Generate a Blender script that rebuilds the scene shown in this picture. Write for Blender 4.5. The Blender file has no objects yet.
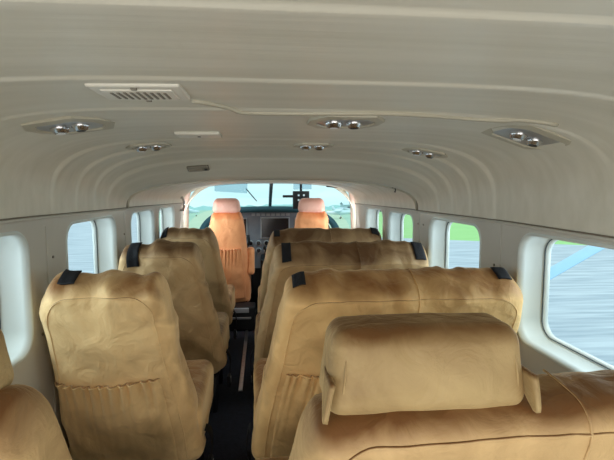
import bpy, bmesh, math, random
from mathutils import Vector, Matrix, noise
random.seed(7)
C = bpy.context.scene
COL = C.collection
PI = math.pi
CAMX, CAMZ, F = -0.08, 1.25, 445.0

# ------------------------------------------------------------------ materials
def new_mat(name):
    m = bpy.data.materials.new(name); m.use_nodes = True
    nt = m.node_tree; nt.nodes.clear()
    out = nt.nodes.new('ShaderNodeOutputMaterial')
    return m, nt, out
def N(nt, t, **kw):
    n = nt.nodes.new(t)
    for k, v in kw.items(): setattr(n, k, v)
    return n
def srgb(r, g, b):
    f = lambda c: ((c/255+0.055)/1.055)**2.4 if c/255 > 0.04045 else c/255/12.92
    return (f(r), f(g), f(b), 1)
def mat(name, col, rough=0.5, metal=0.0, col2=None, nscale=8, stretch=(1,1,1), bump=0.0, bscale=60, sheen=0.0, spec=0.5, detail=4, sheentint=(1,1,1,1), contrast=(0.3,0.7)):
    m, nt, out = new_mat(name)
    p = N(nt, 'ShaderNodeBsdfPrincipled')
    p.inputs['Roughness'].default_value = rough
    p.inputs['Metallic'].default_value = metal
    p.inputs['Specular IOR Level'].default_value = spec
    if sheen:
        p.inputs['Sheen Weight'].default_value = sheen
        p.inputs['Sheen Roughness'].default_value = 0.35
        p.inputs['Sheen Tint'].default_value = sheentint
    tc = N(nt, 'ShaderNodeTexCoord')
    mp = N(nt, 'ShaderNodeMapping'); mp.inputs['Scale'].default_value = stretch
    nt.links.new(tc.outputs['Object'], mp.inputs['Vector'])
    nz = N(nt, 'ShaderNodeTexNoise'); nz.inputs['Scale'].default_value = nscale; nz.inputs['Detail'].default_value = detail
    nt.links.new(mp.outputs['Vector'], nz.inputs['Vector'])
    cr = N(nt, 'ShaderNodeValToRGB')
    cr.color_ramp.elements[0].position = contrast[0]; cr.color_ramp.elements[1].position = contrast[1]
    cr.color_ramp.elements[0].color = col; cr.color_ramp.elements[1].color = col2 or tuple(min(1, c*1.06) for c in col[:3])+(1,)
    nt.links.new(nz.outputs['Fac'], cr.inputs['Fac'])
    nt.links.new(cr.outputs['Color'], p.inputs['Base Color'])
    if bump:
        n2 = N(nt, 'ShaderNodeTexNoise'); n2.inputs['Scale'].default_value = bscale; n2.inputs['Detail'].default_value = 5
        nt.links.new(mp.outputs['Vector'], n2.inputs['Vector'])
        b = N(nt, 'ShaderNodeBump'); b.inputs['Strength'].default_value = bump; b.inputs['Distance'].default_value = 0.01
        nt.links.new(n2.outputs['Fac'], b.inputs['Height'])
        nt.links.new(b.outputs['Normal'], p.inputs['Normal'])
    nt.links.new(p.outputs['BSDF'], out.inputs['Surface'])
    return m
M = {}
M['liner'] = mat('headliner vinyl', srgb(202,198,182), 0.40, col2=srgb(214,210,196), nscale=5, stretch=(0.25,4,2), bump=0.12, bscale=9, spec=0.5)
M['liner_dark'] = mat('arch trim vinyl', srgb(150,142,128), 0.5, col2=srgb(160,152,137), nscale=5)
M['wall'] = mat('sidewall plastic', srgb(188,186,178), 0.45, col2=srgb(198,196,188), nscale=3, bump=0.1, bscale=30)
M['reveal'] = mat('window reveal plastic', srgb(204,212,210), 0.45, col2=srgb(212,220,218), nscale=3)
M['seamline'] = mat('seam shade line', srgb(120,112,98), 0.6)  # dark line painted in as shade along the ceiling seam
M['plate'] = mat('light housing plastic', srgb(176,170,152), 0.45)
M['plate_d'] = mat('light housing recess', srgb(140,134,120), 0.5)
M['grille'] = mat('grille plastic', srgb(214,210,198), 0.4)
M['slot'] = mat('grille slot', srgb(120,114,102), 0.6)
M['chrome'] = mat('chrome', (0.55,0.55,0.56,1), 0.25, 1.0)
M['steel'] = mat('brushed steel', (0.45,0.45,0.47,1), 0.35, 1.0)
M['black'] = mat('black plastic', srgb(18,19,24), 0.5)
M['web'] = mat('black webbing', srgb(14,16,24), 0.8, bump=0.4, bscale=300)
M['gasket'] = mat('window gasket', srgb(70,84,90), 0.5)
M['carpet'] = mat('dark carpet', srgb(20,22,34), 0.95, col2=srgb(34,36,52), nscale=40, bump=0.8, bscale=200)
def velvet(name, a, b, tint, rough=0.6):
    """napped upholstery: large brushed patches plus a soft sheen towards grazing angles"""
    m, nt, out = new_mat(name)
    p = N(nt, 'ShaderNodeBsdfPrincipled')
    p.inputs['Roughness'].default_value = rough
    p.inputs['Specular IOR Level'].default_value = 0.35
    p.inputs['Sheen Weight'].default_value = 0.6
    p.inputs['Sheen Roughness'].default_value = 0.4
    p.inputs['Sheen Tint'].default_value = tint
    geo = N(nt, 'ShaderNodeNewGeometry')
    nz = N(nt, 'ShaderNodeTexNoise'); nz.inputs['Scale'].default_value = 4.5; nz.inputs['Detail'].default_value = 5; nz.inputs['Distortion'].default_value = 1.0
    nt.links.new(geo.outputs['Position'], nz.inputs['Vector'])
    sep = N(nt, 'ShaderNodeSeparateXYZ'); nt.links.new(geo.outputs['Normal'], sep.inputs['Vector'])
    # shade put into the colour: upward faces darker, upright ones lighter
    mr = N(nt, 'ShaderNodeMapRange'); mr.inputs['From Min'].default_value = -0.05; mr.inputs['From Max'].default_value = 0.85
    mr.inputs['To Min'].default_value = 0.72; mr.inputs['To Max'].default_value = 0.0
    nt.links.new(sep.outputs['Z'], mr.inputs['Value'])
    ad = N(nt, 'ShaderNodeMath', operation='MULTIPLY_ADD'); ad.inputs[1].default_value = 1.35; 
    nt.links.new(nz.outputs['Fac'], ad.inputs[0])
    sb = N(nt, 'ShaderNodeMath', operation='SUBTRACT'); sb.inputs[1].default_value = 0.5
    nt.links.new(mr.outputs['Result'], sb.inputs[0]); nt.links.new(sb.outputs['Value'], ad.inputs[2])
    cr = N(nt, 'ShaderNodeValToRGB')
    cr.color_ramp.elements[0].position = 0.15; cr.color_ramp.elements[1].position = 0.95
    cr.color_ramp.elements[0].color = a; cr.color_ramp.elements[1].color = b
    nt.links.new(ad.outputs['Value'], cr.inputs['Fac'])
    nt.links.new(cr.outputs['Color'], p.inputs['Base Color'])
    n2 = N(nt, 'ShaderNodeTexNoise'); n2.inputs['Scale'].default_value = 14; n2.inputs['Detail'].default_value = 6; n2.inputs['Distortion'].default_value = 0.8
    nt.links.new(geo.outputs['Position'], n2.inputs['Vector'])
    bp = N(nt, 'ShaderNodeBump'); bp.inputs['Strength'].default_value = 0.6; bp.inputs['Distance'].default_value = 0.018
    nt.links.new(n2.outputs['Fac'], bp.inputs['Height']); nt.links.new(bp.outputs['Normal'], p.inputs['Normal'])
    nt.links.new(p.outputs['BSDF'], out.inputs['Surface'])
    return m
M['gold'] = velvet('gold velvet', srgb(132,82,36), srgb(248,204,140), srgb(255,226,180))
M['roll'] = velvet('shaded gold velvet', srgb(96,62,26), srgb(176,152,108), srgb(220,190,140))  # darker copy of the gold: shade on the rearmost row put into colour
M['pale'] = velvet('lit gold velvet', srgb(136,88,42), srgb(252,216,158), srgb(255,232,195))  # lighter copy of the gold: window light put into the colour
M['roll2'] = velvet('shaded gold velvet cover', srgb(108,70,34), srgb(204,172,124), srgb(230,200,150))  # rearmost seat covers, gold with their shade painted in
M['olive'] = velvet('tan velvet', srgb(106,72,42), srgb(208,174,128), srgb(235,205,160))
M['orange'] = velvet('apricot velvet', srgb(206,118,66), srgb(240,170,118), srgb(255,214,196))
M['pinkroll'] = velvet('rose velvet', srgb(206,146,128), srgb(232,186,170), srgb(255,225,220))
M['pink'] = mat('pillar trim', srgb(228,192,176), 0.6, col2=srgb(236,210,198), nscale=9)
M['panel'] = mat('instrument panel grey', srgb(120,126,140), 0.5, col2=srgb(138,144,156), nscale=10)
M['panel_l'] = mat('instrument bezel grey', srgb(178,182,190), 0.5)
M['screen'] = mat('dark display', srgb(16,20,34), 0.2)
M['dash'] = mat('glareshield', srgb(34,74,86), 0.7)
M['white'] = mat('white paint', srgb(214,226,236), 0.35)
M['strut'] = mat('strut paint', srgb(165,205,235), 0.35)
M['bldg'] = mat('hangar metal', srgb(170,190,200), 0.6)
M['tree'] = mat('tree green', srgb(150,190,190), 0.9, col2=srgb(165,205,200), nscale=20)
M['knob'] = mat('knob white', srgb(225,225,225), 0.4)

def glass_mat(name, tint, refl=0.04):
    m, nt, out = new_mat(name)
    tr = N(nt, 'ShaderNodeBsdfTransparent'); tr.inputs['Color'].default_value = tint
    gl = N(nt, 'ShaderNodeBsdfGlossy'); gl.inputs['Roughness'].default_value = 0.03
    mx = N(nt, 'ShaderNodeMixShader')
    fr = N(nt, 'ShaderNodeFresnel'); fr.inputs['IOR'].default_value = 1.3
    mu = N(nt, 'ShaderNodeMath', operation='MULTIPLY'); mu.inputs[1].default_value = 0.12
    nt.links.new(fr.outputs['Fac'], mu.inputs[0])
    nt.links.new(mu.outputs['Value'], mx.inputs['Fac'])
    nt.links.new(tr.outputs['BSDF'], mx.inputs[1]); nt.links.new(gl.outputs['BSDF'], mx.inputs[2])
    nt.links.new(mx.outputs['Shader'], out.inputs['Surface'])
    return m
M['glass'] = glass_mat('acrylic window', (0.90,0.98,1.0,1))
M['wglass'] = glass_mat('windscreen acrylic', (0.78,0.97,0.98,1))
M['visor'] = glass_mat('tinted visor', (0.74,0.80,0.84,1))

# ------------------------------------------------------------------ helpers
def link(name, bm, m, parent=None, smooth=True, thick=None, recalc=True):
    if recalc: bmesh.ops.recalc_face_normals(bm, faces=bm.faces)
    me = bpy.data.meshes.new(name); bm.to_mesh(me); bm.free()
    if smooth:
        for p in me.polygons: p.use_smooth = True
    o = bpy.data.objects.new(name, me); COL.objects.link(o)
    me.materials.append(m)
    if parent is not None: o.parent = parent
    if thick:
        md = o.modifiers.new('thickness', 'SOLIDIFY'); md.thickness = thick; md.offset = 0
    return o
def thing(name, label, cat, loc=(0,0,0), group=None):
    o = bpy.data.objects.new(name, None); COL.objects.link(o)
    o.empty_display_size = 0.1; o.location = loc
    o['label'] = label; o['category'] = cat
    if group: o['group'] = group
    return o
def tag(o, label, cat, group=None, kind=None):
    o['label'] = label; o['category'] = cat
    if group: o['group'] = group
    if kind: o['kind'] = kind
    return o
def struct(name, bm, m, parent=None, label=None, **k):
    o = link(name, bm, m, parent, **k)
    if parent is None:
        o['kind'] = 'structure'
        if label: o['label'] = label
    return o
def autosharp(o, deg=35):
    for p in o.data.polygons: p.use_smooth = True
    try: o.data.set_sharp_from_angle(angle=math.radians(deg))
    except Exception: pass
    return o
def rbox_bm(hx, hy, hz, r, cell=0.03, fn=None, c=(0,0,0), bm=None):
    """rounded box with evenly sampled faces; fn warps each vertex"""
    bm = bm or bmesh.new()
    r = min(r, hx, hy, hz)*0.999
    def samp(h):
        inner = h - r
        k = max(1, int(math.ceil(2*inner/cell)))
        a = [-inner + 2*inner*i/k for i in range(k+1)] if inner > 1e-5 else [0.0]
        q = 3 if r < 0.02 else 4
        e = [math.tan(PI/4*i/q) for i in range(1, q+1)]
        return sorted(set([round(v,6) for v in a + [inner + r*t for t in e] + [-inner - r*t for t in e]]))
    S = [samp(hx), samp(hy), samp(hz)]; H = [hx, hy, hz]
    cache = {}
    def vert(p):
        key = tuple(round(v, 5) for v in p)
        if key in cache: return cache[key]
        inn = [max(-(H[i]-r), min(H[i]-r, p[i])) for i in range(3)]
        d = Vector([p[i]-inn[i] for i in range(3)])
        q = Vector(inn) + (d.normalized()*r if d.length > 1e-9 else d)
        n = d.normalized() if d.length > 1e-9 else Vector((0,0,1))
        if fn: q = fn(q, n)
        v = bm.verts.new(Vector(q) + Vector(c)); cache[key] = v
        return v
    for ax in range(3):
        a, b = [(1,2),(2,0),(0,1)][ax]
        for sgn in (-1, 1):
            for i in range(len(S[a])-1):
                for j in range(len(S[b])-1):
                    def P(ii, jj):
                        p = [0,0,0]; p[ax] = sgn*H[ax]; p[a] = S[a][ii]; p[b] = S[b][jj]; return p
                    vs = [vert(P(i,j)), vert(P(i+1,j)), vert(P(i+1,j+1)), vert(P(i,j+1))]
                    if sgn < 0: vs.reverse()
                    if len(set(vs)) == 4:
                        try: bm.faces.new(vs)
                        except ValueError: pass
    return bm
def box_bm(c, h, bev=0.004, bm=None, rot=None):
    def fn(q, n):
        return rot @ q if rot is not None else q
    return rbox_bm(h[0], h[1], h[2], bev, cell=10, fn=fn, c=c, bm=bm)
def tube_bm(pts, r, seg=8, bm=None, radii=None, closed=False):
    bm = bm or bmesh.new()
    pts = [Vector(p) for p in pts]; n = len(pts); rings = []
    prev = None
    for i, p in enumerate(pts):
        if closed: t = pts[(i+1)%n] - pts[i-1]
        else: t = pts[min(n-1,i+1)] - pts[max(0,i-1)]
        t.normalize()
        if prev is None:
            up = Vector((0,0,1)) if abs(t.z) < 0.9 else Vector((1,0,0))
            a = t.cross(up).normalized()
        else:
            a = prev - t*prev.dot(t); a.normalize()
        prev = a; b = t.cross(a)
        rr = radii[i] if radii else r
        rings.append([bm.verts.new(p + (a*math.cos(2*PI*k/seg) + b*math.sin(2*PI*k/seg))*rr) for k in range(seg)])
    m = n if closed else n-1
    for i in range(m):
        A, B = rings[i], rings[(i+1)%n]
        for k in range(seg):
            bm.faces.new([A[k], A[(k+1)%seg], B[(k+1)%seg], B[k]])
    if not closed:
        bm.faces.new(list(reversed(rings[0]))); bm.faces.new(rings[-1])
    return bm
def cyl_bm(c, axis, r, h, seg=20, bm=None, r2=None):
    c = Vector(c); a = Vector(axis).normalized()
    return tube_bm([c - a*h/2, c + a*h/2], r, seg, bm, radii=[r, r if r2 is None else r2])
def sheet_bm(rows, bm=None):
    bm = bm or bmesh.new()
    V = [[bm.verts.new(p) for p in row] for row in rows]
    for i in range(len(V)-1):
        for j in range(len(V[0])-1):
            bm.faces.new([V[i][j], V[i][j+1], V[i+1][j+1], V[i+1][j]])
    return bm
def rrect(y0, y1, z0, z1, r, k=6):
    """rounded rectangle loop (y,z), counter-clockwise, 4*(k+1) points"""
    pts = []
    for (cy, cz, a0) in ((y1-r, z1-r, 0), (y0+r, z1-r, 90), (y0+r, z0+r, 180), (y1-r, z0+r, 270)):
        for i in range(k+1):
            a = math.radians(a0 + 90*i/k)
            pts.append((cy + r*math.cos(a), cz + r*math.sin(a)))
    return pts
def smooth(a, b, t):
    t = max(0, min(1, (t-a)/(b-a))); return t*t*(3-2*t)
def lerp_keys(keys, y):
    if y <= keys[0][0]: return keys[0][1]
    for (a, va), (b, vb) in zip(keys, keys[1:]):
        if y <= b: return va + (vb-va)*(y-a)/(b-a)
    return keys[-1][1]

# ------------------------------------------------------------------ the cabin shell
ZS = {-1: [(-2,1.165),(1.4,1.16),(2.45,1.15),(4.05,1.13)], 1: [(-2,1.12),(0.9,1.122),(1.5,1.13),(2.45,1.13),(4.05,1.12)]}
WID = [(-2,0.80),(2.6,0.80),(4.05,0.765)]
ARCH = 2.45
def sec(y):
    """ceiling section at y: half-width, crown height, roundness, inward step"""
    W = lerp_keys(WID, y)
    if y < ARCH:
        zt = 1.432 - 0.010*smooth(1.0, -0.2, y)
        # the header slopes down to the cockpit arch
        zt -= 0.125*smooth(1.96, 2.47, y)**1.1
        n = 4.1
        step = 0
        for ys in (1.60, 1.79, 1.96, 2.11):
            step += smooth(ys, ys+0.022, y)
        n -= 0.28*step
        zt -= 0.003*step; W -= 0.004*step
        # transverse panel joints
        for ys in (0.44, 0.745, 1.02):
            zt -= 0.004*smooth(ys, ys+0.012, y)*(1-smooth(ys+0.012, ys+0.10, y))
    else:
        zt = 1.335 - 0.01*(y-2.5)
        step = 0
        for ys in (2.72, 2.98, 3.25, 3.5): step += smooth(ys, ys+0.03, y)
        n = 3.4 - 0.15*step; zt -= 0.003*step
    return W, zt, n
def ceil_pt(t, y, off=0.0):
    """t in [-1,1] across"""
    W, zt, n = sec(y)
    a = (1-abs(t))*PI/2           # 0 at the wall, pi/2 at the crown
    s = -1 if t < 0 else 1
    zs = lerp_keys(ZS[s], y)
    zsm = zs
    x = (W-off)*max(0.0, math.cos(a))**(2/n)
    z = zsm + (zt-off-zsm)*max(0.0, math.sin(a))**(2/n)
    return Vector((s*x, y, z))
def ceil_at(x, y):
    W, zt, n = sec(y); s = -1 if x < 0 else 1
    zs = lerp_keys(ZS[s], y)
    return zs + (zt-zs)*max(0, 1-(abs(x)/W)**n)**(1/n)
def ceil_frame(x, y):
    e = 0.01
    p = Vector((x, y, ceil_at(x, y)))
    dx = Vector((2*e, 0, ceil_at(x+e, y)-ceil_at(x-e, y))).normalized()
    dy = Vector((0, 2*e, ceil_at(x, y+e)-ceil_at(x, y-e))).normalized()
    nrm = dx.cross(dy).normalized()
    dy = nrm.cross(dx)
    m = Matrix((dx, dy, nrm)).transposed().to_4x4(); m.translation = p
    return m
def yrange(a, b, base, marks):
    ys = set()
    n = int((b-a)/base)
    for i in range(n+1): ys.add(round(a+(b-a)*i/n, 4))
    for mk in marks:
        for d in (-0.004, 0, 0.006, 0.012, 0.02, 0.03, 0.04): ys.add(round(mk+d, 4))
    return sorted(v for v in ys if a <= v <= b)
ts = [math.sin(PI/2*(-1+2*i/96)) if False else (-1+2*i/96) for i in range(97)]
ys = yrange(-1.35, ARCH, 0.05, (0.44,0.745,1.02,1.60,1.79,1.96,2.11))
ceiling = struct('ceiling', sheet_bm([[ceil_pt(t, y) for t in ts] for y in ys]), M['liner'], label='beige vinyl headliner stepping down towards the cockpit arch')
ys = yrange(ARCH, 4.05, 0.05, (2.72,2.98,3.25,3.5))
struct('cockpit_headliner', sheet_bm([[ceil_pt(t, y) for t in ts] for y in ys]), M['liner'], ceiling)
# step face between the cabin header and the cockpit headliner
struct('arch_step', sheet_bm([[ceil_pt(t, ARCH-0.0005) for t in ts], [ceil_pt(t, ARCH+0.001) for t in ts]]), M['liner'], ceiling)
struct('arch_trim', tube_bm([ceil_pt(t, ARCH, 0.003) for t in ts], 0.007, 8), M['liner_dark'], ceiling)

WINS = [(0.85,1.44),(1.71,2.27),(2.52,3.01),(3.13,3.62)]
GLX = 0.09
def wall_x(y): return lerp_keys(WID, y)
def build_side(s):
    side = 'left' if s < 0 else 'right'
    z0w, z1w = (0.745, 1.125) if s < 0 else (0.735, 1.105)
    wins = [(-0.02,0.55)] + WINS
    if s < 0: wins = [(0.0,0.55)] + WINS
    bm = bmesh.new()
    edges = [-1.35] + [ (a[1]+b[0])/2 for a, b in zip(wins, wins[1:])]
    edges = [-1.35, -0.3] + edges[1:] + [4.05]
    if s < 0: solid = [(-0.3+0.0, -0.3)]
    def quad(pts): bm.faces.new([bm.verts.new(Vector(p)) for p in pts])
    # solid piece behind the camera (the left side has the open boarding door there)
    ztop = lambda y: lerp_keys(ZS[s], y)
    segs = [(-1.35,-0.3)] if s > 0 else [(-1.35,-1.15)]
    for a, b in segs:
        quad([(s*wall_x(a),a,0),(s*wall_x(b),b,0),(s*wall_x(b),b,ztop(b)),(s*wall_x(a),a,ztop(a))])
    panels = []
    for i, (w0, w1) in enumerate(wins):
        a, b = edges[i+1], edges[i+2]
        loop = rrect(w0, w1, z0w, z1w, 0.07, 7)
        inner = [bm.verts.new(Vector((s*wall_x(y), y, z))) for y, z in loop]
        # outer ring: project each hole point out to the panel rectangle
        cy, cz = (w0+w1)/2, (z0w+z1w)/2
        n = len(loop); k = 7
        outer = []
        corners = [(b, None), (a, None), (a, 0), (b, 0)]
        for j, (y, z) in enumerate(loop):
            q = j // (k+1); f = (j % (k+1)) / k
            # corner q runs through the panel corner: first half on one side, second half on the other
            if q == 0: P = (b, z + (ztop(b)-z)*min(1, 2*f)) if f < 0.5 else (b + (y-b)*min(1,(2*f-1)), ztop(b + (y-b)*(2*f-1)))
            elif q == 1: P = (y + (a-y)*2*f, ztop(y + (a-y)*2*f)) if f < 0.5 else (a, ztop(a) + (z-ztop(a))*(2*f-1))
            elif q == 2: P = (a, z*(1-2*f)) if f < 0.5 else (a + (y-a)*(2*f-1), 0)
            else: P = (y + (b-y)*2*f, 0) if f < 0.5 else (b, z*(2*f-1))
            outer.append(P)
        # exact corners need to be present
        ov = [bm.verts.new(Vector((s*wall_x(y), y, z))) for y, z in outer]
        for j in range(n):
            jn = (j+1) % n
            q = j // (k+1)
            f0 = (j % (k+1))/k; f1 = f0 + 1/k
            if jn % (k+1) != 0 and f0 < 0.5 <= f1:
                cpt = {0:(b,ztop(b)),1:(a,ztop(a)),2:(a,0),3:(b,0)}[q]
                cv = bm.verts.new(Vector((s*wall_x(cpt[0]), cpt[0], cpt[1])))
                bm.faces.new([inner[j], inner[jn], ov[jn], cv, ov[j]])
            else:
                bm.faces.new([inner[j], inner[jn], ov[jn], ov[j]])
    bmesh.ops.remove_doubles(bm, verts=bm.verts, dist=0.0004)
    wall = struct('wall_'+side, bm, M['wall'], smooth=False, label='grey plastic cabin side wall with rounded windows, %s side' % side)
    # horizontal seam strip where headliner meets wall
    yy = [-1.3 + 0.1*i for i in range(54)]
    struct('seam_strip', tube_bm([(s*(sec(y)[0]-0.001), y, lerp_keys(ZS[s], y)) for y in yy if y <= 4.05], 0.006, 6), M['wall'], wall)
    struct('seam_shadow', tube_bm([(s*(sec(y)[0]-0.002), y, lerp_keys(ZS[s], y)+0.007) for y in yy if y <= 4.05], 0.0028, 6), M['seamline'], wall)
    for i, (w0, w1) in enumerate(wins):
        X = lambda y: wall_x(y)
        def ring(inset, dx, r): return [Vector((s*(X(y)+dx), y, z)) for y, z in rrect(w0+inset, w1-inset, z0w+inset, z1w-inset, r, 7)]
        # raised lip, reveal tunnel, gasket, pane
        def bridge(loops):
            b2 = bmesh.new(); V = [[b2.verts.new(p) for p in L] for L in loops]
            for A, B in zip(V, V[1:]):
                for j in range(len(A)): b2.faces.new([A[j], A[(j+1)%len(A)], B[(j+1)%len(A)], B[j]])
            return b2
        fr = struct('window_%d' % (i + (1 if s < 0 else 6)), bridge([ring(-0.006,-0.0005,0.076), ring(-0.003,-0.004,0.073), ring(0.004,-0.003,0.066), ring(0.008,0.02,0.064), ring(0.009,GLX-0.004,0.062), ring(0.018,GLX-0.002,0.055), ring(0.019,GLX+0.014,0.055)]), M['reveal'], label='cabin window with rounded corners in the %s wall, number %d from the back' % (side, i+1))
        struct('window_gasket', tube_bm(ring(0.014, GLX-0.004, 0.057), 0.0022, 6, closed=True), M['gasket'], fr)
        b3 = bmesh.new(); L = ring(0.017, GLX+0.008, 0.055); b3.faces.new([b3.verts.new(p) for p in L])
        struct('window_pane', b3, M['glass'], fr, smooth=False)
    # little screws and caps on the lining
    spots = [(1.565,0.93),(1.60,1.02),(1.50,0.78),(2.40,1.02),(2.40,0.90),(2.36,0.78)]
    if s > 0: spots = [(1.60,0.965),(1.52,0.955),(2.36,1.06),(2.44,1.06),(2.40,0.93)]
    for (y, z) in spots:
        struct('screw', cyl_bm((s*(wall_x(y)-0.001), y, z), (1,0,0), 0.005, 0.004, 10), M['slot'], wall)
    return wall
wl = build_side(-1); wr = build_side(1)

# vertical joints between lining panels (thin ribs)
for s, w in ((-1, wl), (1, wr)):
    for y in (1.56, 2.42, 3.07):
        struct('panel_joint', box_bm((s*(wall_x(y)-0.001), y, 0.58), (0.002, 0.004, 0.55), 0.0015), M['wall'], w)

# floor
bm = box_bm((0, 1.75, -0.02), (0.80, 3.1, 0.02), 0.002)
floor = struct('floor', bm, M['carpet'], label='dark blue carpeted aircraft floor', smooth=False)
# rear bulkhead
struct('wall_back', box_bm((0,-1.37,0.75),(0.82,0.02,0.75),0.002), M['wall'], label='aft cabin bulkhead', smooth=False)
# lower nose side walls (ahead of the crew doors) and forward frame
for s, side in ((-1,'left'),(1,'right')):
    rows = []
    for y in (4.04, 4.2, 4.4, 4.6, 4.8):
        x = 0.765 - 0.06*smooth(4.05, 4.8, y)
        rows.append([(s*x, y, 0), (s*x, y, 0.5), (s*x, y, 0.80)])
    struct('trim_%d' % (1 if s<0 else 2), sheet_bm(rows), M['liner_dark'], label='cockpit side panel below the windscreen, %s side' % side, thick=0.01)

# windscreen: arch at the header lofted forward to the cowl, with frame, centre post
def arch(W, zt, zb, n, y, k=40, skew=0.0):
    pts = []
    for i in range(k+1):
        a = PI*i/k
        c, sn = math.cos(a), math.sin(a)
        x = -W*(abs(c)**(2/n))*(1 if c > 0 else -1)
        z = zb + (zt-zb)*sn**(2/n)
        pts.append(Vector((x, y + skew*(z-zt), z)))
    return pts
inner = arch(0.745, 1.322, 0.60, 6.0, 3.98)
outer = arch(0.80, 1.345, 0.60, 3.4, 3.97)
frame = struct('windscreen_frame', sheet_bm([outer, [p+Vector((0,0.02,0)) for p in inner], [p+Vector((0,0.07,0)) for p in inner]]), M['liner'], label='cream rim around the windscreen opening', thick=0.006)
w1a = arch(0.80, 1.345, 0.50, 6.0, 4.03); w2a = arch(0.95, 1.06, 0.50, 4.0, 5.05)
rows = []
for j in range(9):
    t = j/8; rows.append([a.lerp(b, t) + Vector((0,0,0.05*math.sin(PI*t)*max(0,(a.z-0.75)))) for a, b in zip(w1a, w2a)])
ws = struct('windscreen', sheet_bm(rows), M['wglass'], frame)
# A pillars in rose-beige trim
for s in (-1,1):
    pts = [(s*0.66,4.0,1.315),(s*0.715,4.02,1.27),(s*0.755,4.03,1.17),(s*0.775,4.03,1.0),(s*0.79,4.03,0.75),(s*0.79,4.03,0.55)]
    struct('pillar_trim', tube_bm(pts, 0.045, 12, radii=[0.012,0.022,0.034,0.045,0.05,0.05]), M['pink'], frame)
post = [(0.005,4.04,1.32),(0.005,4.3,1.25),(0.005,4.62,1.16),(0.005,4.9,1.05)]
struct('center_post', tube_bm(post, 0.017, 8), M['gasket'], frame)

# ------------------------------------------------------------------ ceiling fittings
def fitting(name, label, cat, x, y, group=None):
    t = thing(name, label, cat, group=group); t.matrix_world = ceil_frame(x, y); return t
def reading_light(x, y, label, w=0.10, d=0.105, yaw=0.0):
    t = fitting('reading_light', label, 'light', x, y, 'overhead reading lights')
    t.matrix_world = t.matrix_world @ Matrix.Rotation(yaw, 4, 'Z')
    # tapered housing plate (hexagon-like outline), facing down = -Z local
    bm = bmesh.new()
    def ring(sx, sy, z): return [bm.verts.new((px*sx, py*sy, z)) for px, py in ((-1,-0.35),(-0.62,-1),(0.62,-1),(1,-0.35),(1,0.35),(0.62,1),(-0.62,1),(-1,0.35))]
    R = [ring(w, d, 0.004), ring(w*0.97, d*0.97, -0.007), ring(w*0.76, d*0.70, -0.009), ring(w*0.72, d*0.64, -0.003)]
    for A, B in zip(R, R[1:]):
        for j in range(8): bm.faces.new([A[j], A[(j+1)%8], B[(j+1)%8], B[j]])
    h = autosharp(link('housing', bm, M['plate'], t))
    bm = bmesh.new(); bm.faces.new([bm.verts.new((px*w*0.74, py*d*0.67, -0.005)) for px, py in ((-1,-0.35),(-0.62,-1),(0.62,-1),(1,-0.35),(1,0.35),(0.62,1),(-0.62,1),(-1,0.35))])
    link('recess', bm, M['steel'], t, smooth=False)
    # chrome eyeball lamp and air nozzle
    for k, (dx, r) in enumerate(((-0.030, 0.021), (0.024, 0.019))):
        bm = bmesh.new()
        prof = [(r*1.1,-0.004),(r*1.12,-0.009),(r*0.95,-0.012),(r*0.85,-0.017),(r*0.6,-0.020),(r*0.5,-0.016)]
        segs = 20; rings = [[bm.verts.new((dx+q*math.cos(2*PI*i/segs), q*math.sin(2*PI*i/segs), z)) for i in range(segs)] for q, z in prof]
        for A, B in zip(rings, rings[1:]):
            for i in range(segs): bm.faces.new([A[i], A[(i+1)%segs], B[(i+1)%segs], B[i]])
        bm.faces.new(rings[-1])
        nz = link('air_nozzle' if k else 'lamp', bm, M['chrome'], t)
        link('opening', cyl_bm((dx,0,-0.0180), (0,0,1), r*0.52, 0.006, 16), M['black'] if k else M['knob'], nz, smooth=False)
    return t
reading_light(-0.56, 1.20, 'chrome twin reading light low on the left curve, beside the square air grille', yaw=-0.15)
reading_light(0.14, 1.18, 'chrome twin reading light in the middle of the ceiling, under the wavy joint')
reading_light(0.64, 1.16, 'large chrome twin reading light at the right end of the wavy joint', w=0.13, yaw=0.15)
reading_light(-0.50, 1.74, 'small chrome reading light on the left curve ahead, near the cockpit header', w=0.08, d=0.08)
reading_light(0.125, 1.78, 'small chrome reading light in the middle just before the cockpit header', w=0.08, d=0.07)
reading_light(0.575, 1.76, 'small dark reading light on the right curve ahead, near the coat hook', w=0.09, d=0.08)

# slatted air grille
g = fitting('air_grille', 'white slatted square air grille in the ceiling above the left seats', 'vent', -0.295, 0.85); g.scale = (0.86,0.86,1)
autosharp(link('frame', box_bm((0,0,-0.001),(0.090,0.072,0.007),0.005), M['grille'], g))
link('border', box_bm((0,0.004,-0.0075),(0.07,0.05,0.003),0.0025), M['grille'], g)
for i in range(9):
    link('slot', box_bm((-0.053+0.0132*i, 0.0, -0.0108),(0.0028,0.036-0.003*abs(i-4)*0.5,0.0012),0.001), M['slot'], g, smooth=False)
link('latch', box_bm((0,-0.06,-0.009),(0.006,0.004,0.003),0.002), M['slot'], g)
link('latch', box_bm((0,0.06,-0.009),(0.006,0.004,0.003),0.002), M['slot'], g)
# speaker cover panel
g = fitting('ceiling_cover_plate', 'thin flat cream cover plate ahead of the slatted grille', 'cover plate', -0.28, 1.48)
autosharp(link('plate', box_bm((0,0,-0.004),(0.07,0.05,0.006),0.005), M['grille'], g))
link('screw', cyl_bm((0,0,-0.011),(0,0,1),0.005,0.003,12), M['slot'], g)
# dome lamp on the header
g = fitting('dome_lamp', 'small grey oval lamp on the header above the cockpit opening', 'light', -0.385, 2.20)
autosharp(link('bezel', box_bm((0,0,-0.005),(0.052,0.026,0.008),0.008), M['slot'], g))
link('lens', box_bm((-0.01,0,-0.012),(0.034,0.016,0.005),0.005), M['plate_d'], g)
link('switch', box_bm((0.037,0,-0.013),(0.007,0.010,0.003),0.002), M['black'], g)
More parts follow.
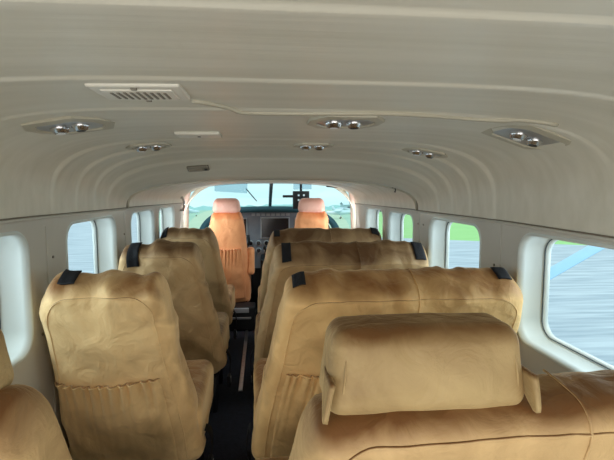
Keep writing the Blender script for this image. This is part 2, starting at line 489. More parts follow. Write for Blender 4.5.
# wavy liner joint: a raised bead that follows a curve across the ceiling
pts = []
for i in range(60):
    t = i/59; x = -0.22 + 0.83*t
    y = 0.94 + 0.10*smooth(0, 0.14, t) + 0.012*math.sin(t*9) - 0.05*smooth(0.75,1,t)
    pts.append((x, y, ceil_at(x, y)-0.001))
struct('joint_bead', tube_bm(pts, 0.006, 8), M['plate'], ceiling)
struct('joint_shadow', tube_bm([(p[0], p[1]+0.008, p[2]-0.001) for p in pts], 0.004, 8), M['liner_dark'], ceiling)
# hook on the right of the cockpit arch, grab handle at the left pillar
p = Vector((0.655, ARCH-0.01, 1.272))
hk = thing('coat_hook', 'small black hook on the right shoulder of the cockpit arch', 'hook', p)
link('hook_base', box_bm((0,0,0),(0.012,0.006,0.012),0.004), M['black'], hk)
link('hook_arm', tube_bm([(0,-0.004,0),(0.0,-0.02,-0.008),(0.0,-0.028,-0.022),(0,-0.022,-0.034),(0.0,-0.012,-0.032)], 0.0035, 8), M['black'], hk)
gh = thing('grab_handle', 'small chrome grab handle on the left windscreen pillar', 'handle', (-0.765, 3.86, 1.13))
link('grip', tube_bm([(-0.01,-0.0,0.055),(0.02,-0.03,0.058),(0.035,-0.05,0.02),(0.035,-0.05,-0.02),(0.02,-0.03,-0.05),(-0.01,0,-0.05)], 0.010, 10), M['chrome'], gh)
link('mount', box_bm((-0.014,0,0.055),(0.008,0.02,0.02),0.006), M['slot'], gh)
link('mount', box_bm((-0.014,0,-0.05),(0.008,0.02,0.02),0.006), M['slot'], gh)

# ------------------------------------------------------------------ seats
TILT = math.tan(math.radians(18))
def make_seat(kind, label, cat, xc, ytop, hw, mat_back, mat_pocket=None, H=0.76, ztop=0.985, th=0.15, widenL=0.015, widenR=0.09,
              headrests=(), straps=(), pocket=None, seed=0, bench=False, group=None, hmat=None, tilt=TILT, wr=1.0, drop=0.03, belt=True, zc=0.47, pilot=False, r=0.05):
    t = thing(kind, label, cat, (xc, ytop, 0), group)
    zb = ztop - H
    def warp(q):
        x, y, z = q
        s = (z+H/2)/H
        d = 1-s
        k = x/hw
        wid = (widenR if k > 0 else widenL)*smooth(0,1,d)
        shoulder = 0.012*smooth(0.80,1.0,s)*abs(k)**3      # softened shoulders
        X = x + k*wid - k*shoulder
        bulge = 0.022*max(0, 1-k*k)*math.sin(PI*min(1,max(0,s)))
        Y = y*(1+0.15*d) + (H-(z+H/2))*tilt + (-bulge if y < 0 else bulge)
        Z = zb + H/2 + z - 0.012*abs(k)**4*(1 if s > 0.5 else 0)
        Z -= drop*smooth(0.35, -1.0, y/(th/2))*smooth(0.72, 1.0, s)
        return Vector((X, Y, Z))
    def nz(v, sc, off=0): return noise.noise(Vector((v[0]*sc+seed*7.3+off, v[1]*sc+3.1*seed, v[2]*sc-off)))
    def fn(q, n):
        p = warp(q)
        s = (q.z+H/2)/H; k = q.x/hw
        # cloth folds: broad sag, diagonal drapes, bunching at the top
        a = 0.006*nz(p, 4.5) + 0.004*nz(p, 11, 5)
        dg = noise.noise(Vector(((q.x*1.0+q.z*0.5)*16+seed, (q.z-q.x*0.5)*3+seed, 1.7*seed)))
        a += 0.009*dg*(0.4+0.6*abs(k))
        top = smooth(0.82, 0.97, s)
        a += 0.007*top*noise.noise(Vector((q.x*22+seed*3, q.z*6+q.y*5, seed)))
        rg = abs(noise.noise(Vector(((q.x+0.35*q.z)*7+seed*2, (q.z-0.3*q.x)*3.2+seed, seed*0.7))))
        a += 0.006*(1-min(1,rg*6))*(0.3+0.7*smooth(0.2,0.9,s))
        # gathers spreading down from top corners
        a += 0.004*math.sin(q.x*46+seed*2+5*q.z)*smooth(0.75,0.95,s)*nz(p,5,9)*2
        return p + n*a*wr
    b = link('backrest', rbox_bm(hw, th/2, H/2, r, 0.016, fn), mat_back, t)
    def face(x, z, off=0.0):
        """point on the rear face at local x, height above backrest bottom z"""
        q = Vector((x, -th/2, z-H/2)); p = fn(q, Vector((0,-1,0)))
        # rounded edge correction
        ex = max(0, abs(x)-(hw-r)); ez = max(0, (z-H/2)-(H/2-r))
        dd = min(r, math.hypot(ex, ez)); p.y += r - math.sqrt(max(0, r*r-dd*dd))
        p.y -= off
        return p
    # welt running up both sides and around the top of the rear panel
    if not pilot:
        xs = hw-0.036; cr_ = 0.07; zt_ = H-0.034; path = []
        for i in range(40): path.append((-xs, 0.05+(zt_-cr_-0.05)*i/39))
        for i in range(1, 10): a = PI - PI/2*i/10; path.append((-xs+cr_+cr_*math.cos(a), zt_-cr_+cr_*math.sin(a)))
        nn_ = int(2*(xs-cr_)/0.015)
        for i in range(nn_+1): path.append((-xs+cr_+2*(xs-cr_)*i/nn_, zt_))
        for i in range(1, 10): a = PI/2 - PI/2*i/10; path.append((xs-cr_+cr_*math.cos(a), zt_-cr_+cr_*math.sin(a)))
        for i in range(40): path.append((xs, zt_-cr_-(zt_-cr_-0.05)*i/39))
        link('piping', tube_bm([face(px_, pz_, 0.0005) for px_, pz_ in path], 0.0024, 6), mat_back, t)
    def over(x, L, lift, off=0.0):
        """walk from the middle of the top edge back over the rear edge and down the rear face"""
        L1 = th/2-r+0.02; L2 = r*PI/2
        if L < L1: q = Vector((x, 0.02-L, H/2)); n = Vector((0,0,1))
        elif L < L1+L2:
            a = (L-L1)/r; q = Vector((x, -(th/2-r)-r*math.sin(a), H/2-r+r*math.cos(a))); n = Vector((0,-math.sin(a),math.cos(a)))
        else: q = Vector((x, -th/2, H/2-r-(L-L1-L2))); n = Vector((0,-1,0))
        ex = max(0, abs(q.x)-(hw-r))
        return fn(q, n) + n*lift - n*(r-math.sqrt(max(0,r*r-ex*ex)))*0.9
    if bench:
        link('piping', tube_bm([over(0.03, -0.03+0.55*i/60, 0.0008) for i in range(61)], 0.0021, 6), mat_back, t)
    # gathered pocket(s)
    for (x0, x1, zt, zb_) in (pocket or ()):
        rows = []
        ncol = int((x1-x0)/0.004); nrow = 40
        sag = 0.016
        def ppt(u, v):
            x = x0+(x1-x0)*u; zz = zt - sag*math.sin(PI*u) - (zt-zb_)*v
            dn = (zt-zb_)*v
            ph = x*210 + 3*noise.noise(Vector((x*30, seed, 0)))
            amp = 0.0105*math.exp(-dn/0.07)*min(1, min(u,1-u)*14)*(0.6+0.8*noise.noise(Vector((x*40,seed,2)))) + 0.0016*math.exp(-dn/0.16)
            off = 0.005 + 0.010*math.sin(PI*u)**0.5*math.exp(-dn/0.25)*smooth(0,0.06,u)*smooth(0,0.06,1-u) + amp*math.sin(ph*1.1 + dn*8)*1.3
            off *= smooth(0,0.015,u)*smooth(0,0.015,1-u) ; off = max(off, 0.0015)
            return face(x, max(0.0, zz), off)
        for i in range(nrow+1):
            v = (i/nrow)**1.5
            rows.append([ppt(j/ncol, v) for j in range(ncol+1)])
        pk = link('back_pocket', sheet_bm(rows), mat_pocket or mat_back, t, thick=0.002)
        hem = []
        for j in range(ncol+1):
            q = ppt(j/ncol, 0.0); q.z += 0.001*math.sin(j*1.3); hem.append(q)
        link('pocket_hem', tube_bm(hem, 0.0042, 8), mat_pocket or mat_back, pk)
    # webbing straps laid over the top edge
    for (sx, wd, ln, sk) in straps:
        rows = []
        for i in range(26):
            u = i/25
            row = []
            for j in range(5):
                x = sx + wd*(j/4-0.5)
                # path: from the middle of the top, over the rear top edge, down
                L1 = th/2-r+0.02; L2 = r*PI/2
                L = u*(L1+L2+ln)
                if L < L1: q = Vector((x, 0.02-L, H/2)); n = Vector((0,0,1))
                elif L < L1+L2:
                    a = (L-L1)/r; q = Vector((x, -(th/2-r)-r*math.sin(a), H/2-r+r*math.cos(a))); n = Vector((0,-math.sin(a),math.cos(a)))
                else: q = Vector((x + sk*(L-L1-L2), -th/2, H/2-r-(L-L1-L2))); n = Vector((0,-1,0))
                xx = max(-(hw-0.012), min(hw-0.012, q.x)); q.x = xx
                ex = max(0, abs(q.x)-(hw-r))
                p = fn(q, n) + n*0.006 - n*(r-math.sqrt(max(0,r*r-ex*ex)))*0.9
                row.append(p)
            rows.append(row)
        sp = link('shoulder_strap', sheet_bm(rows), M['web'], t, thick=0.004)
    # headrest rolls
    for (hx, w, hh, tk) in headrests:
        zc_ = ztop - 0.022 + hh/2
        def hf(q, n):
            k = q.x/(w/2)
            p = Vector((q.x - 0.012*k*smooth(-1,1,q.z/(hh/2)), q.y*(1-0.12*q.z/(hh/2)), q.z))
            p.y -= 0.012*max(0,1-k*k)*(1 if q.y < 0 else 0)*math.cos(q.z/hh*PI)
            p.z += 0.002*noise.noise(Vector((q.x*20+seed, q.y*10, q.z*10))) - 0.003*abs(k)**4*(q.z > 0)
            p.y += 0.004*noise.noise(Vector((q.x*9+seed, q.z*14, 4.0)))
            return p + Vector((hx, 0.02, zc_))
        hr = link('headrest', rbox_bm(w/2, tk/2, hh/2, min(tk,hh)*(0.42 if pilot else 0.26), 0.012, hf), hmat or mat_back, t)
        if not pilot:
            for sx in (-1,1):
                # end seam and the loose pointed cover tabs at the lower corners
                xs = sx*(w/2-0.022)
                pts = []
                for i in range(25):
                    a = math.radians(-80 + 160*i/24)
                    pts.append(hf(Vector((xs, -(tk/2+0.0005)*abs(math.cos(a))**0.7, (hh/2-0.002)*math.sin(a))), Vector((0,0,0))))
                link('headrest_piping', tube_bm(pts, 0.0018, 6), hmat or mat_back, hr)
                rows = []
                for i in range(9):
                    f = i/8; wd_ = 0.030*(1-f)**0.8+0.004
                    rows.append([Vector((hx + sx*(w/2-0.008 + (0.012 if sx < 0 else 0.004)*f**0.8), -0.020 - 0.034*f + wd_*(k/3-1), ztop + 0.042 - 0.054*f)) for k in range(7)])
                link('cover_tab', sheet_bm(rows), hmat or mat_back, hr, thick=0.007)
            for sx in (-0.08, 0.06):
                link('headrest_post', cyl_bm((hx+sx, 0, ztop-0.0), (0,0,1), 0.007, 0.05, 10), M['black'], hr)
        else:
            for sx in (-0.06, 0.06):
                link('headrest_post', cyl_bm((hx+sx, 0, ztop+0.0), (0,0,1), 0.006, 0.05, 10), M['steel'], hr)
    if pilot and xc < 0:
        link('armrest', rbox_bm(0.036,0.06,0.125,0.03,0.02,c=(0.205,0.10,0.60)), mat_back, t)
    # seat cushion, frame, legs
    yc = H*tilt
    def cf(q, n):
        p = Vector(q); a = 0.006*noise.noise(Vector((q.x*9+seed, q.y*9, q.z*9)))
        return p + n*a
    hwc = hw + (widenL+widenR)/2 - 0.005; xcc = (widenR-widenL)/2
    link('seat_cushion', rbox_bm(hwc, 0.23, 0.105, 0.045, 0.03, cf, c=(xcc, yc+0.16, zc-0.11)), mat_back, t)
    fr = link('seat_frame', box_bm((xcc, yc+0.14, 0.235), (hwc-0.03, 0.20, 0.02), 0.006), M['black'], t)
    for sx in (-1,1):
        for sy in (-1,1):
            link('leg', tube_bm([(xcc+sx*(hwc-0.06), yc+0.14+sy*0.17, 0.225),(xcc+sx*(hwc-0.06), yc+0.14+sy*0.19, 0.0)], 0.014, 10), M['black'], t)
    if belt:
        # lap belt: webbing hanging by the aisle side, with a buckle
        ax = xcc + belt*(hwc+0.008)
        rows = []
        for i in range(16):
            u = i/15
            c = Vector((ax + belt*0.018*math.sin(u*PI), yc - 0.02 + 0.10*u + 0.03*math.sin(u*7), 0.34 - 0.20*u))
            rows.append([c + Vector((0,-0.022,0)), c + Vector((0.002*belt,0.022,0.004))])
        bt = link('lap_belt', sheet_bm(rows), M['web'], t, thick=0.003)
        link('buckle', box_bm((ax+0.004*belt, yc+0.08, 0.125), (0.010,0.026,0.032), 0.005), M['black'], bt)
        link('buckle_plate', box_bm((ax+0.013*belt, yc+0.08, 0.13), (0.004,0.014,0.016), 0.003), M['steel'], bt)
    return t

GL = 'single passenger seats along the left wall'
GR = 'double bench seats along the right wall'
# left singles
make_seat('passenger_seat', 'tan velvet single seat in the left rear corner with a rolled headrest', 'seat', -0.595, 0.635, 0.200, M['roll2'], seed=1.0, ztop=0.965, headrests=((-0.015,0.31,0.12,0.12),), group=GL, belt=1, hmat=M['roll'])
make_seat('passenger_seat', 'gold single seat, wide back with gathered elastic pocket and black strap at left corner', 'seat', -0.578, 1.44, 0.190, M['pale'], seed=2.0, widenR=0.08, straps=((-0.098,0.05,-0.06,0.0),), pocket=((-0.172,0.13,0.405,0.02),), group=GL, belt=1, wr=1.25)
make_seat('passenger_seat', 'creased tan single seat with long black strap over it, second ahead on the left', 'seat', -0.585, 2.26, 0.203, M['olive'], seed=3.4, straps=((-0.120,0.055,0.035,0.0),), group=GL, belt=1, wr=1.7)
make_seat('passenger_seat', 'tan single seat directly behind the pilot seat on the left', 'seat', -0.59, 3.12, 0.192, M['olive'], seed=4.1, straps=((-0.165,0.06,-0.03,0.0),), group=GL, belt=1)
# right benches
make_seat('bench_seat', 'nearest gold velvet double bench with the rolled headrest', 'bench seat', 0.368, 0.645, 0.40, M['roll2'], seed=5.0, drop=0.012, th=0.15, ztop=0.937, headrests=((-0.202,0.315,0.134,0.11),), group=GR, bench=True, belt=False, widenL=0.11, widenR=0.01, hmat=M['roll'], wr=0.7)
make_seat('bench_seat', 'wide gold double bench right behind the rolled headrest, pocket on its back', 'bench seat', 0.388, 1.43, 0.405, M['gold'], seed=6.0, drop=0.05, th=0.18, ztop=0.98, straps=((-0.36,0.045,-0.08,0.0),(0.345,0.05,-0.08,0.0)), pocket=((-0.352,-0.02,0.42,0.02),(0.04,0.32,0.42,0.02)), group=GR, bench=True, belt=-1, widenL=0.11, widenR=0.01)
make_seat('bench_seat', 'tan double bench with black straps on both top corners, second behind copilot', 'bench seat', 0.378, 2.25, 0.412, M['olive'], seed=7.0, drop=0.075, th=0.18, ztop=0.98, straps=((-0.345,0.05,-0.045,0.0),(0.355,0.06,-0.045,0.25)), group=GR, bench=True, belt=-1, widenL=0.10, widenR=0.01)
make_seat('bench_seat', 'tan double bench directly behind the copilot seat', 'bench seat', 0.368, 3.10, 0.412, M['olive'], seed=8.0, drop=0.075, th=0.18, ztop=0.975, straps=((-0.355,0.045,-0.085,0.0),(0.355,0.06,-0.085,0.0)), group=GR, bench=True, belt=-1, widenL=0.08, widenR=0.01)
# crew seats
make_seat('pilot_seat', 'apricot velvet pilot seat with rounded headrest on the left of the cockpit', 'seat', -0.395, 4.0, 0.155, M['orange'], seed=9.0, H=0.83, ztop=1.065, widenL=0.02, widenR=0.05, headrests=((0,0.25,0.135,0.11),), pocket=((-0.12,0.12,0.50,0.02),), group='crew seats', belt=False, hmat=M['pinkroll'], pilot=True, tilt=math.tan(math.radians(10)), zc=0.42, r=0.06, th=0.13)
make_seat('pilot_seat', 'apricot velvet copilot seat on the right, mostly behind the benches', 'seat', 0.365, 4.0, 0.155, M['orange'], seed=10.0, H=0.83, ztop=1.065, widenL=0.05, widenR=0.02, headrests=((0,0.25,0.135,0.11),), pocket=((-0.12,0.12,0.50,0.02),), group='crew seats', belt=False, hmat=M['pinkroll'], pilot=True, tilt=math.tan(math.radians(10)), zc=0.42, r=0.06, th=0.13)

# seat track on the aisle floor
bm = box_bm((-0.225, 3.3, 0.004), (0.013, 0.6, 0.004), 0.002)
for i in range(16): cyl_bm((-0.225, 2.75+0.07*i, 0.0085), (0,0,1), 0.008, 0.002, 8, bm=bm)
tag(link('seat_track', bm, M['steel'], smooth=False), 'steel seat rail on the aisle floor behind the pilot seat', 'rail')

# ------------------------------------------------------------------ cockpit
ip = thing('instrument_panel', 'dark instrument panel with displays below the windscreen', 'instrument panel', (0, 4.55, 0))
def P(bm, name, m, parent=ip, **k): return link(name, bm, m, parent, **k)
# body: filled arch prism
A = arch(0.66, 1.045, 0.45, 4.0, 0.0)
bm = bmesh.new(); f = [bm.verts.new(p) for p in A]; b_ = [bm.verts.new(p+Vector((0,0.35,0))) for p in A]
bm.faces.new(f); bm.faces.new(list(reversed(b_)))
for i in range(len(f)-1): bm.faces.new([f[i], f[i+1], b_[i+1], b_[i]])
autosharp(P(bm, 'panel_board', M['panel']))
Ao = arch(0.73, 1.085, 0.55, 3.4, -0.12); Ai = arch(0.67, 1.03, 0.55, 3.6, -0.12)
sh = lambda L, d: [p+Vector((0,d,0)) for p in L]
P(sheet_bm([Ai, Ao, [p+Vector((0,0.25,-0.01)) for p in Ao], [p+Vector((0,0.47,-0.03)) for p in Ao]]), 'glareshield', M['dash'], thick=0.012)
def disp(x, z, w, h, name='display', n=0):
    d = P(box_bm((x,-0.008,z),(w/2,0.012,h/2),0.006), name, M['panel_l'])
    link('screen', box_bm((x,-0.021,z),(w/2-0.012,0.003,h/2-0.012),0.003), M['screen'], d, smooth=False)
    for k in range(5):
        link('button', box_bm((x-w/2+0.02+(w-0.04)*k/4,-0.022,z-h/2+0.005),(0.006,0.003,0.003),0.001), M['panel'], d, smooth=False)
disp(-0.37, 0.87, 0.28, 0.20); disp(0.05, 0.865, 0.30, 0.22); disp(0.39, 0.87, 0.28, 0.20)
for i in range(8):
    P(box_bm((-0.17+0.05*i,-0.006,1.0),(0.018,0.008,0.012),0.003), 'annunciator', M['panel_l'], smooth=False)
for r_ in range(2):
    for i in range(12):
        x = -0.44+0.08*i; z = 0.71-0.075*r_
        gd = P(cyl_bm((x,-0.008,z),(0,1,0),0.028,0.02,18), 'gauge', M['panel_l'])
        link('gauge_face', cyl_bm((x,-0.0195,z),(0,1,0),0.021,0.004,18), M['screen'], gd, smooth=False)
# control yokes, one before each crew seat
for x in (-0.37, 0.38):
    w_ = P(tube_bm([(x+a,-0.17,0.72+c) for a,c in ((-0.15,0.09),(-0.16,0.02),(-0.13,-0.04),(-0.05,-0.02),(0,0.0),(0.05,-0.02),(0.13,-0.04),(0.16,0.02),(0.15,0.09))],0.014,10), 'control_yoke', M['black'])
    link('yoke_column', cyl_bm((x,-0.08,0.72),(0,1,0),0.016,0.18,12), M['steel'], w_)
P(box_bm((0,0.06,0.23),(0.66,0.02,0.24),0.004), 'footwell_panel', M['black'], smooth=False)
# pedestal with levers
pd = thing('control_pedestal', 'black centre pedestal with throttle levers between the crew seats', 'pedestal', (0.0,4.35,0))
autosharp(link('pedestal_body', box_bm((0,0.0,0.30),(0.10,0.19,0.30),0.02), M['black'], pd))
for i in range(4):
    lv = link('lever', tube_bm([(-0.06+0.04*i,0,0.58),(-0.06+0.04*i,-0.05,0.68)],0.005,8), M['steel'], pd)
    link('lever_knob', rbox_bm(0.014,0.014,0.018,0.012,0.02,c=(-0.06+0.04*i,-0.055,0.69)), M['knob'] if i%2 else M['black'], lv)
# pilot seat base: black box frame with grey plates under the seat
bx = thing('pilot_seat_base', 'black pilot seat base with grey plate, on the floor under the seat', 'box', (-0.275, 3.98, 0))
autosharp(link('case', box_bm((0,0,0.115),(0.125,0.09,0.105),0.01), M['black'], bx))
autosharp(link('top_plate', box_bm((0.0,-0.085,0.19),(0.07,0.012,0.022),0.004), M['panel_l'], bx))
autosharp(link('handle', box_bm((0.0,-0.092,0.12),(0.09,0.01,0.010),0.004), M['steel'], bx))

# sun visors and the camera-like unit hanging in the windscreen
def visor(x, w, h, y, z, lab, m, rx=0.0, rz=0.0):
    t = thing('sun_visor', lab, 'visor', (x,y,z), 'sun visors')
    t.rotation_euler = (rx, rz, 0)
    autosharp(link('visor_panel', box_bm((0,0,-h/2),(w/2,0.004,h/2),0.0035), m, t))
    link('hinge_rod', cyl_bm((0,0,0.004),(1,0,0),0.006,w*0.9,10), M['steel'], t)
    link('bracket', tube_bm([(0,0,0.0),(0,0.02,0.03)],0.007,8), M['black'], t)
visor(-0.345, 0.28, 0.085, 3.93, 1.315, 'translucent blue-grey sun visor above the pilot seat', M['visor'], rz=0.06)
visor(0.275, 0.16, 0.06, 3.93, 1.315, 'translucent blue-grey sun visor above the copilot seat, beside the centre post', M['visor'], rz=-0.02)
visor(0.56, 0.14, 0.03, 3.93, 1.30, 'narrow dark sun visor by the right windscreen corner', M['black'], rz=0.08)
cm = thing('magnetic_compass', 'black boxy instrument with pale dots hung right of the centre post', 'compass', (0.29, 4.25, 1.20))
autosharp(link('body', box_bm((0,0,-0.045),(0.078,0.03,0.085),0.008), M['black'], cm))
for i in range(2):
    for j in range(2):
        link('dial', cyl_bm((-0.025+0.05*i,-0.032,0.0-0.045*j),(0,1,0),0.010,0.006,12), M['white'], cm, smooth=False)
link('side_arm', box_bm((-0.125,0,-0.01),(0.05,0.008,0.012),0.004), M['black'], cm)
link('mount_stem', cyl_bm((0,0,0.075),(0,0,1),0.012,0.10,10), M['black'], cm)
struct('wiper', tube_bm([(-0.24,4.62,1.26),(-0.14,4.90,1.13)],0.006,6), M['gasket'], frame)

# ------------------------------------------------------------------ outside
SL = 0.0402
def gz(y): return -1.2 - SL*y
bm = bmesh.new()
nx, ny = 24, 24
rows = []
for j in range(ny+1):
    y = -60 + (900+60)*(j/ny)**2
    rows.append([(-700 + 1400*i/nx, y, gz(y)) for i in range(nx+1)])
m, nt, out = new_mat('apron and grass')
p = N(nt, 'ShaderNodeBsdfPrincipled'); p.inputs['Roughness'].default_value = 0.9
geo = N(nt, 'ShaderNodeNewGeometry'); sp = N(nt, 'ShaderNodeSeparateXYZ'); nt.links.new(geo.outputs['Position'], sp.inputs['Vector'])
mp = N(nt, 'ShaderNodeMapping'); mp.inputs['Scale'].default_value = (0.35, 3.0, 1.0); mp.inputs['Rotation'].default_value = (0,0,0.35)
nt.links.new(geo.outputs['Position'], mp.inputs['Vector'])
nz = N(nt, 'ShaderNodeTexNoise'); nz.inputs['Scale'].default_value = 1.4; nz.inputs['Detail'].default_value = 7; nt.links.new(mp.outputs['Vector'], nz.inputs['Vector'])
cr = N(nt, 'ShaderNodeValToRGB'); cr.color_ramp.elements[0].position=0.35; cr.color_ramp.elements[1].position=0.65
cr.color_ramp.elements[0].color = srgb(158,170,182); cr.color_ramp.elements[1].color = srgb(196,204,212)
nt.links.new(nz.outputs['Fac'], cr.inputs['Fac'])
n2 = N(nt, 'ShaderNodeTexNoise'); n2.inputs['Scale'].default_value = 0.8; n2.inputs['Detail'].default_value = 8; nt.links.new(mp.outputs['Vector'], n2.inputs['Vector'])
c2 = N(nt, 'ShaderNodeValToRGB'); c2.color_ramp.elements[0].color = srgb(128,188,100); c2.color_ramp.elements[1].color = srgb(176,220,150)
nt.links.new(n2.outputs['Fac'], c2.inputs['Fac'])
# grass starts beyond an oblique edge: s = y + 0.9*x - 44 for x>0
def MA(op, a, b):
    n = N(nt, 'ShaderNodeMath', operation=op)
    for i, v in enumerate((a, b)):
        if isinstance(v, (int, float)): n.inputs[i].default_value = v
        else: nt.links.new(v, n.inputs[i])
    return n.outputs[0]
e1 = MA('GREATER_THAN', MA('ADD', sp.outputs['Y'], MA('MULTIPLY', sp.outputs['X'], 0.9)), 44.5)
e1 = MA('MULTIPLY', e1, MA('GREATER_THAN', sp.outputs['X'], MA('MULTIPLY', sp.outputs['Y'], 0.21)))
e2 = MA('MULTIPLY', MA('GREATER_THAN', sp.outputs['Y'], 48), MA('LESS_THAN', MA('ABSOLUTE', sp.outputs['X'], 0), MA('MULTIPLY', sp.outputs['Y'], 0.25)))
mask = MA('MAXIMUM', e1, MA('MULTIPLY', e2, 0.45))
mx = N(nt, 'ShaderNodeMix', data_type='RGBA'); nt.links.new(mask, mx.inputs[0]); nt.links.new(cr.outputs['Color'], mx.inputs[6]); nt.links.new(c2.outputs['Color'], mx.inputs[7])
nt.links.new(mx.outputs[2], p.inputs['Base Color']); nt.links.new(p.outputs['BSDF'], out.inputs['Surface'])
gr = struct('ground', sheet_bm(rows), m, label='pale airport apron with green grass beyond'); 

# wing struts
def strut(s):
    a = Vector((s*0.92, 4.0, -0.52)); b = Vector((s*4.7, 3.95, 1.56))
    d = (b-a).normalized(); cy = Vector((0,1,0)); nn = d.cross(cy).normalized()
    prof = []
    for i in range(20):
        an = 2*PI*i/20; c_, s_ = math.cos(an), math.sin(an)
        prof.append(cy*0.10*c_ + nn*0.032*s_*(0.75+0.25*c_))
    bm = bmesh.new(); R0 = [bm.verts.new(a+q) for q in prof]; R1 = [bm.verts.new(b+q) for q in prof]
    for i in range(20): bm.faces.new([R0[i], R0[(i+1)%20], R1[(i+1)%20], R1[i]])
    bm.faces.new(R0); bm.faces.new(R1)
    o = link('wing_strut', bm, M['strut']); 
    tag(o, 'pale blue wing strut slanting up outside the %s windows' % ('left' if s<0 else 'right'), 'strut', 'wing struts')
strut(-1); strut(1)

def airplane(x, y, rz, sc, label):
    t = thing('parked_airplane', label, 'airplane', (x, y, gz(y)), 'parked airplanes'); t.rotation_euler = (0,0,rz); t.scale = (sc,sc,sc)
    n = 14; pts=[]; rad=[]
    for i in range(n+1):
        u = i/n; pts.append((-4+8*u, 0, 1.6+0.25*smooth(0.6,0,u))); rad.append(0.12+0.62*math.sin(PI*min(1,u*1.0+0.05)*0.95)**0.7*(0.55+0.45*u))
    link('fuselage', tube_bm(pts, 0.5, 14, radii=rad), M['white'], t)
    autosharp(link('wing', box_bm((0.8,0,2.25),(0.8,5.6,0.08),0.05), M['white'], t))
    autosharp(link('tail_plane', box_bm((-3.7,0,1.9),(0.45,1.9,0.05),0.04), M['white'], t))
    autosharp(link('tail_fin', sheet_bm([[(-4.2,0,1.7),(-4.4,0,3.2)],[(-2.9,0,1.8),(-3.7,0,3.2)]]), M['white'], t, thick=0.1))
    for wx, wy in ((3,0),(0.2,-1.1),(0.2,1.1)):
        l = link('landing_gear', tube_bm([(wx,wy*0.4,1.3),(wx,wy,0.3)],0.06,8), M['white'], t)
        link('wheel', cyl_bm((wx,wy,0.24),(0,1,0),0.24,0.14,16), M['slot'], l)
airplane(-22.3, 135, 0.3, 0.9, 'white parked airplane seen far off through the left of the windscreen')
airplane(17.5, 98, 2.9, 0.85, 'white parked airplane seen through the right side of the windscreen')
airplane(30, 165, 0.2, 1.0, 'farthest white parked airplane, beyond the one on the right of the windscreen')
hg = thing('hangar', 'low pale hangar on the horizon right of the copilot seat', 'hangar', (60, 260, gz(260)))
autosharp(link('wall', box_bm((0,0,2.2),(13,6,2.2),0.02), M['bldg'], hg))
link('roof', sheet_bm([[(-13.5,-6.5,4.4),(-13.5,0,6.0),(-13.5,6.5,4.4)],[(13.5,-6.5,4.4),(13.5,0,6.0),(13.5,6.5,4.4)]]), M['white'], hg, smooth=False, thick=0.2)
for i in range(3): link('hangar_door', box_bm((-8+8*i,-6.05,1.7),(3,0.08,1.7),0.02), M['gasket'], hg, smooth=False)
# distant tree line
bm = bmesh.new(); rows=[]
for i in range(161):
    x = -420+840*i/160
    h = 5 + 3*noise.noise(Vector((x*0.02,1,0))) + 3*noise.noise(Vector((x*0.11,5,0)))
    rows.append([(x,520,gz(520)),(x,523,gz(520)+h*0.6),(x,528,gz(520)+h)])
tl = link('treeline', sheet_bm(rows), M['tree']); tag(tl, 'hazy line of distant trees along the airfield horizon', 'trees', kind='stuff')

# ------------------------------------------------------------------ light
w = bpy.data.worlds.new('overcast sky'); C.world = w; w.use_nodes = True
nt = w.node_tree; nt.nodes.clear()
out = N(nt,'ShaderNodeOutputWorld'); bg = N(nt,'ShaderNodeBackground')
tc = N(nt,'ShaderNodeTexCoord'); mp = N(nt,'ShaderNodeMapping'); mp.inputs['Scale'].default_value=(1.2,1.2,9)
nt.links.new(tc.outputs['Generated'], mp.inputs['Vector'])
nz = N(nt,'ShaderNodeTexNoise'); nz.inputs['Scale'].default_value=2.2; nz.inputs['Detail'].default_value=6
nt.links.new(mp.outputs['Vector'], nz.inputs['Vector'])
cr = N(nt,'ShaderNodeValToRGB'); cr.color_ramp.elements[0].position=0.35; cr.color_ramp.elements[1].position=0.7
cr.color_ramp.elements[0].color = srgb(205,236,240); cr.color_ramp.elements[1].color = srgb(236,247,248)
nt.links.new(nz.outputs['Fac'], cr.inputs['Fac']); nt.links.new(cr.outputs['Color'], bg.inputs['Color'])
bg.inputs['Strength'].default_value = 1.15
nt.links.new(bg.outputs['Background'], out.inputs['Surface'])
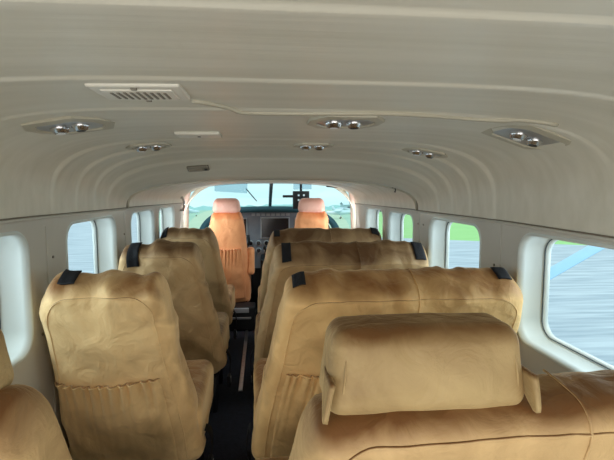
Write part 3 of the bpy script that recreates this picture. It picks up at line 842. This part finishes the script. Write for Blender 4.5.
def area(name, loc, rot, sx, sy, e, col=(1,1,1), spread=180):
    l = bpy.data.lights.new(name,'AREA'); l.shape='RECTANGLE'; l.size=sx; l.size_y=sy; l.energy=e; l.color=col; l.spread=math.radians(spread)
    o = bpy.data.objects.new(name,l); COL.objects.link(o); o.location=loc; o.rotation_euler=rot
    return o
# added fill lamps behind the camera, the first at the open boarding door
area('door_light', (-0.78,-0.62,0.75), (0,math.radians(-90),0), 1.0, 0.85, 9, (1,0.97,0.92))
area('rear_side_fill', (0.79,-0.75,0.95), (0,math.radians(90),0), 0.4, 0.9, 5, (1,0.97,0.92))
area('rear_fill', (0.0,-1.3,0.62), (math.radians(84),0,0), 1.3, 0.7, 15, (1,0.96,0.90))
# skylight through side windows
for s in (-1,1):
    for (a,b) in WINS:
        area('window_light', (s*1.02,(a+b)/2,1.05), (0,s*math.radians(78),0), 0.30, b-a, 2.1, (0.93,0.98,1.0))
    area('cockpit_fill', (s*0.72,3.78,1.0), (0,s*math.radians(75),math.radians(s*-30)), 0.3, 0.3, 2.5, (0.95,0.98,1.0))  # added fill lamp on each side, aimed forward into the cockpit
# weak hazy sun outside
sun = bpy.data.lights.new('hazy_sun','SUN'); sun.energy = 0.8; sun.angle = math.radians(25); sun.color=(1,0.97,0.92)
so = bpy.data.objects.new('hazy_sun', sun); COL.objects.link(so); so.rotation_euler = (math.radians(35), math.radians(10), 0)

# ------------------------------------------------------------------ camera
cam = bpy.data.cameras.new('camera'); co = bpy.data.objects.new('camera', cam); COL.objects.link(co)
cam.sensor_width = 36; cam.lens = F/614*36; cam.clip_start = 0.02; cam.clip_end = 2000
co.location = (CAMX, 0, CAMZ)
co.rotation_euler = (math.radians(90-5.14), 0, math.radians(-5.75))
C.camera = co
C.view_settings.view_transform = 'Standard'
C.view_settings.look = 'None'
C.view_settings.exposure = 0.22
try:
    C.cycles.use_denoising = True
    C.cycles.max_bounces = 10; C.cycles.diffuse_bounces = 6; C.cycles.transparent_max_bounces = 16
    C.cycles.sample_clamp_indirect = 4
except Exception: pass
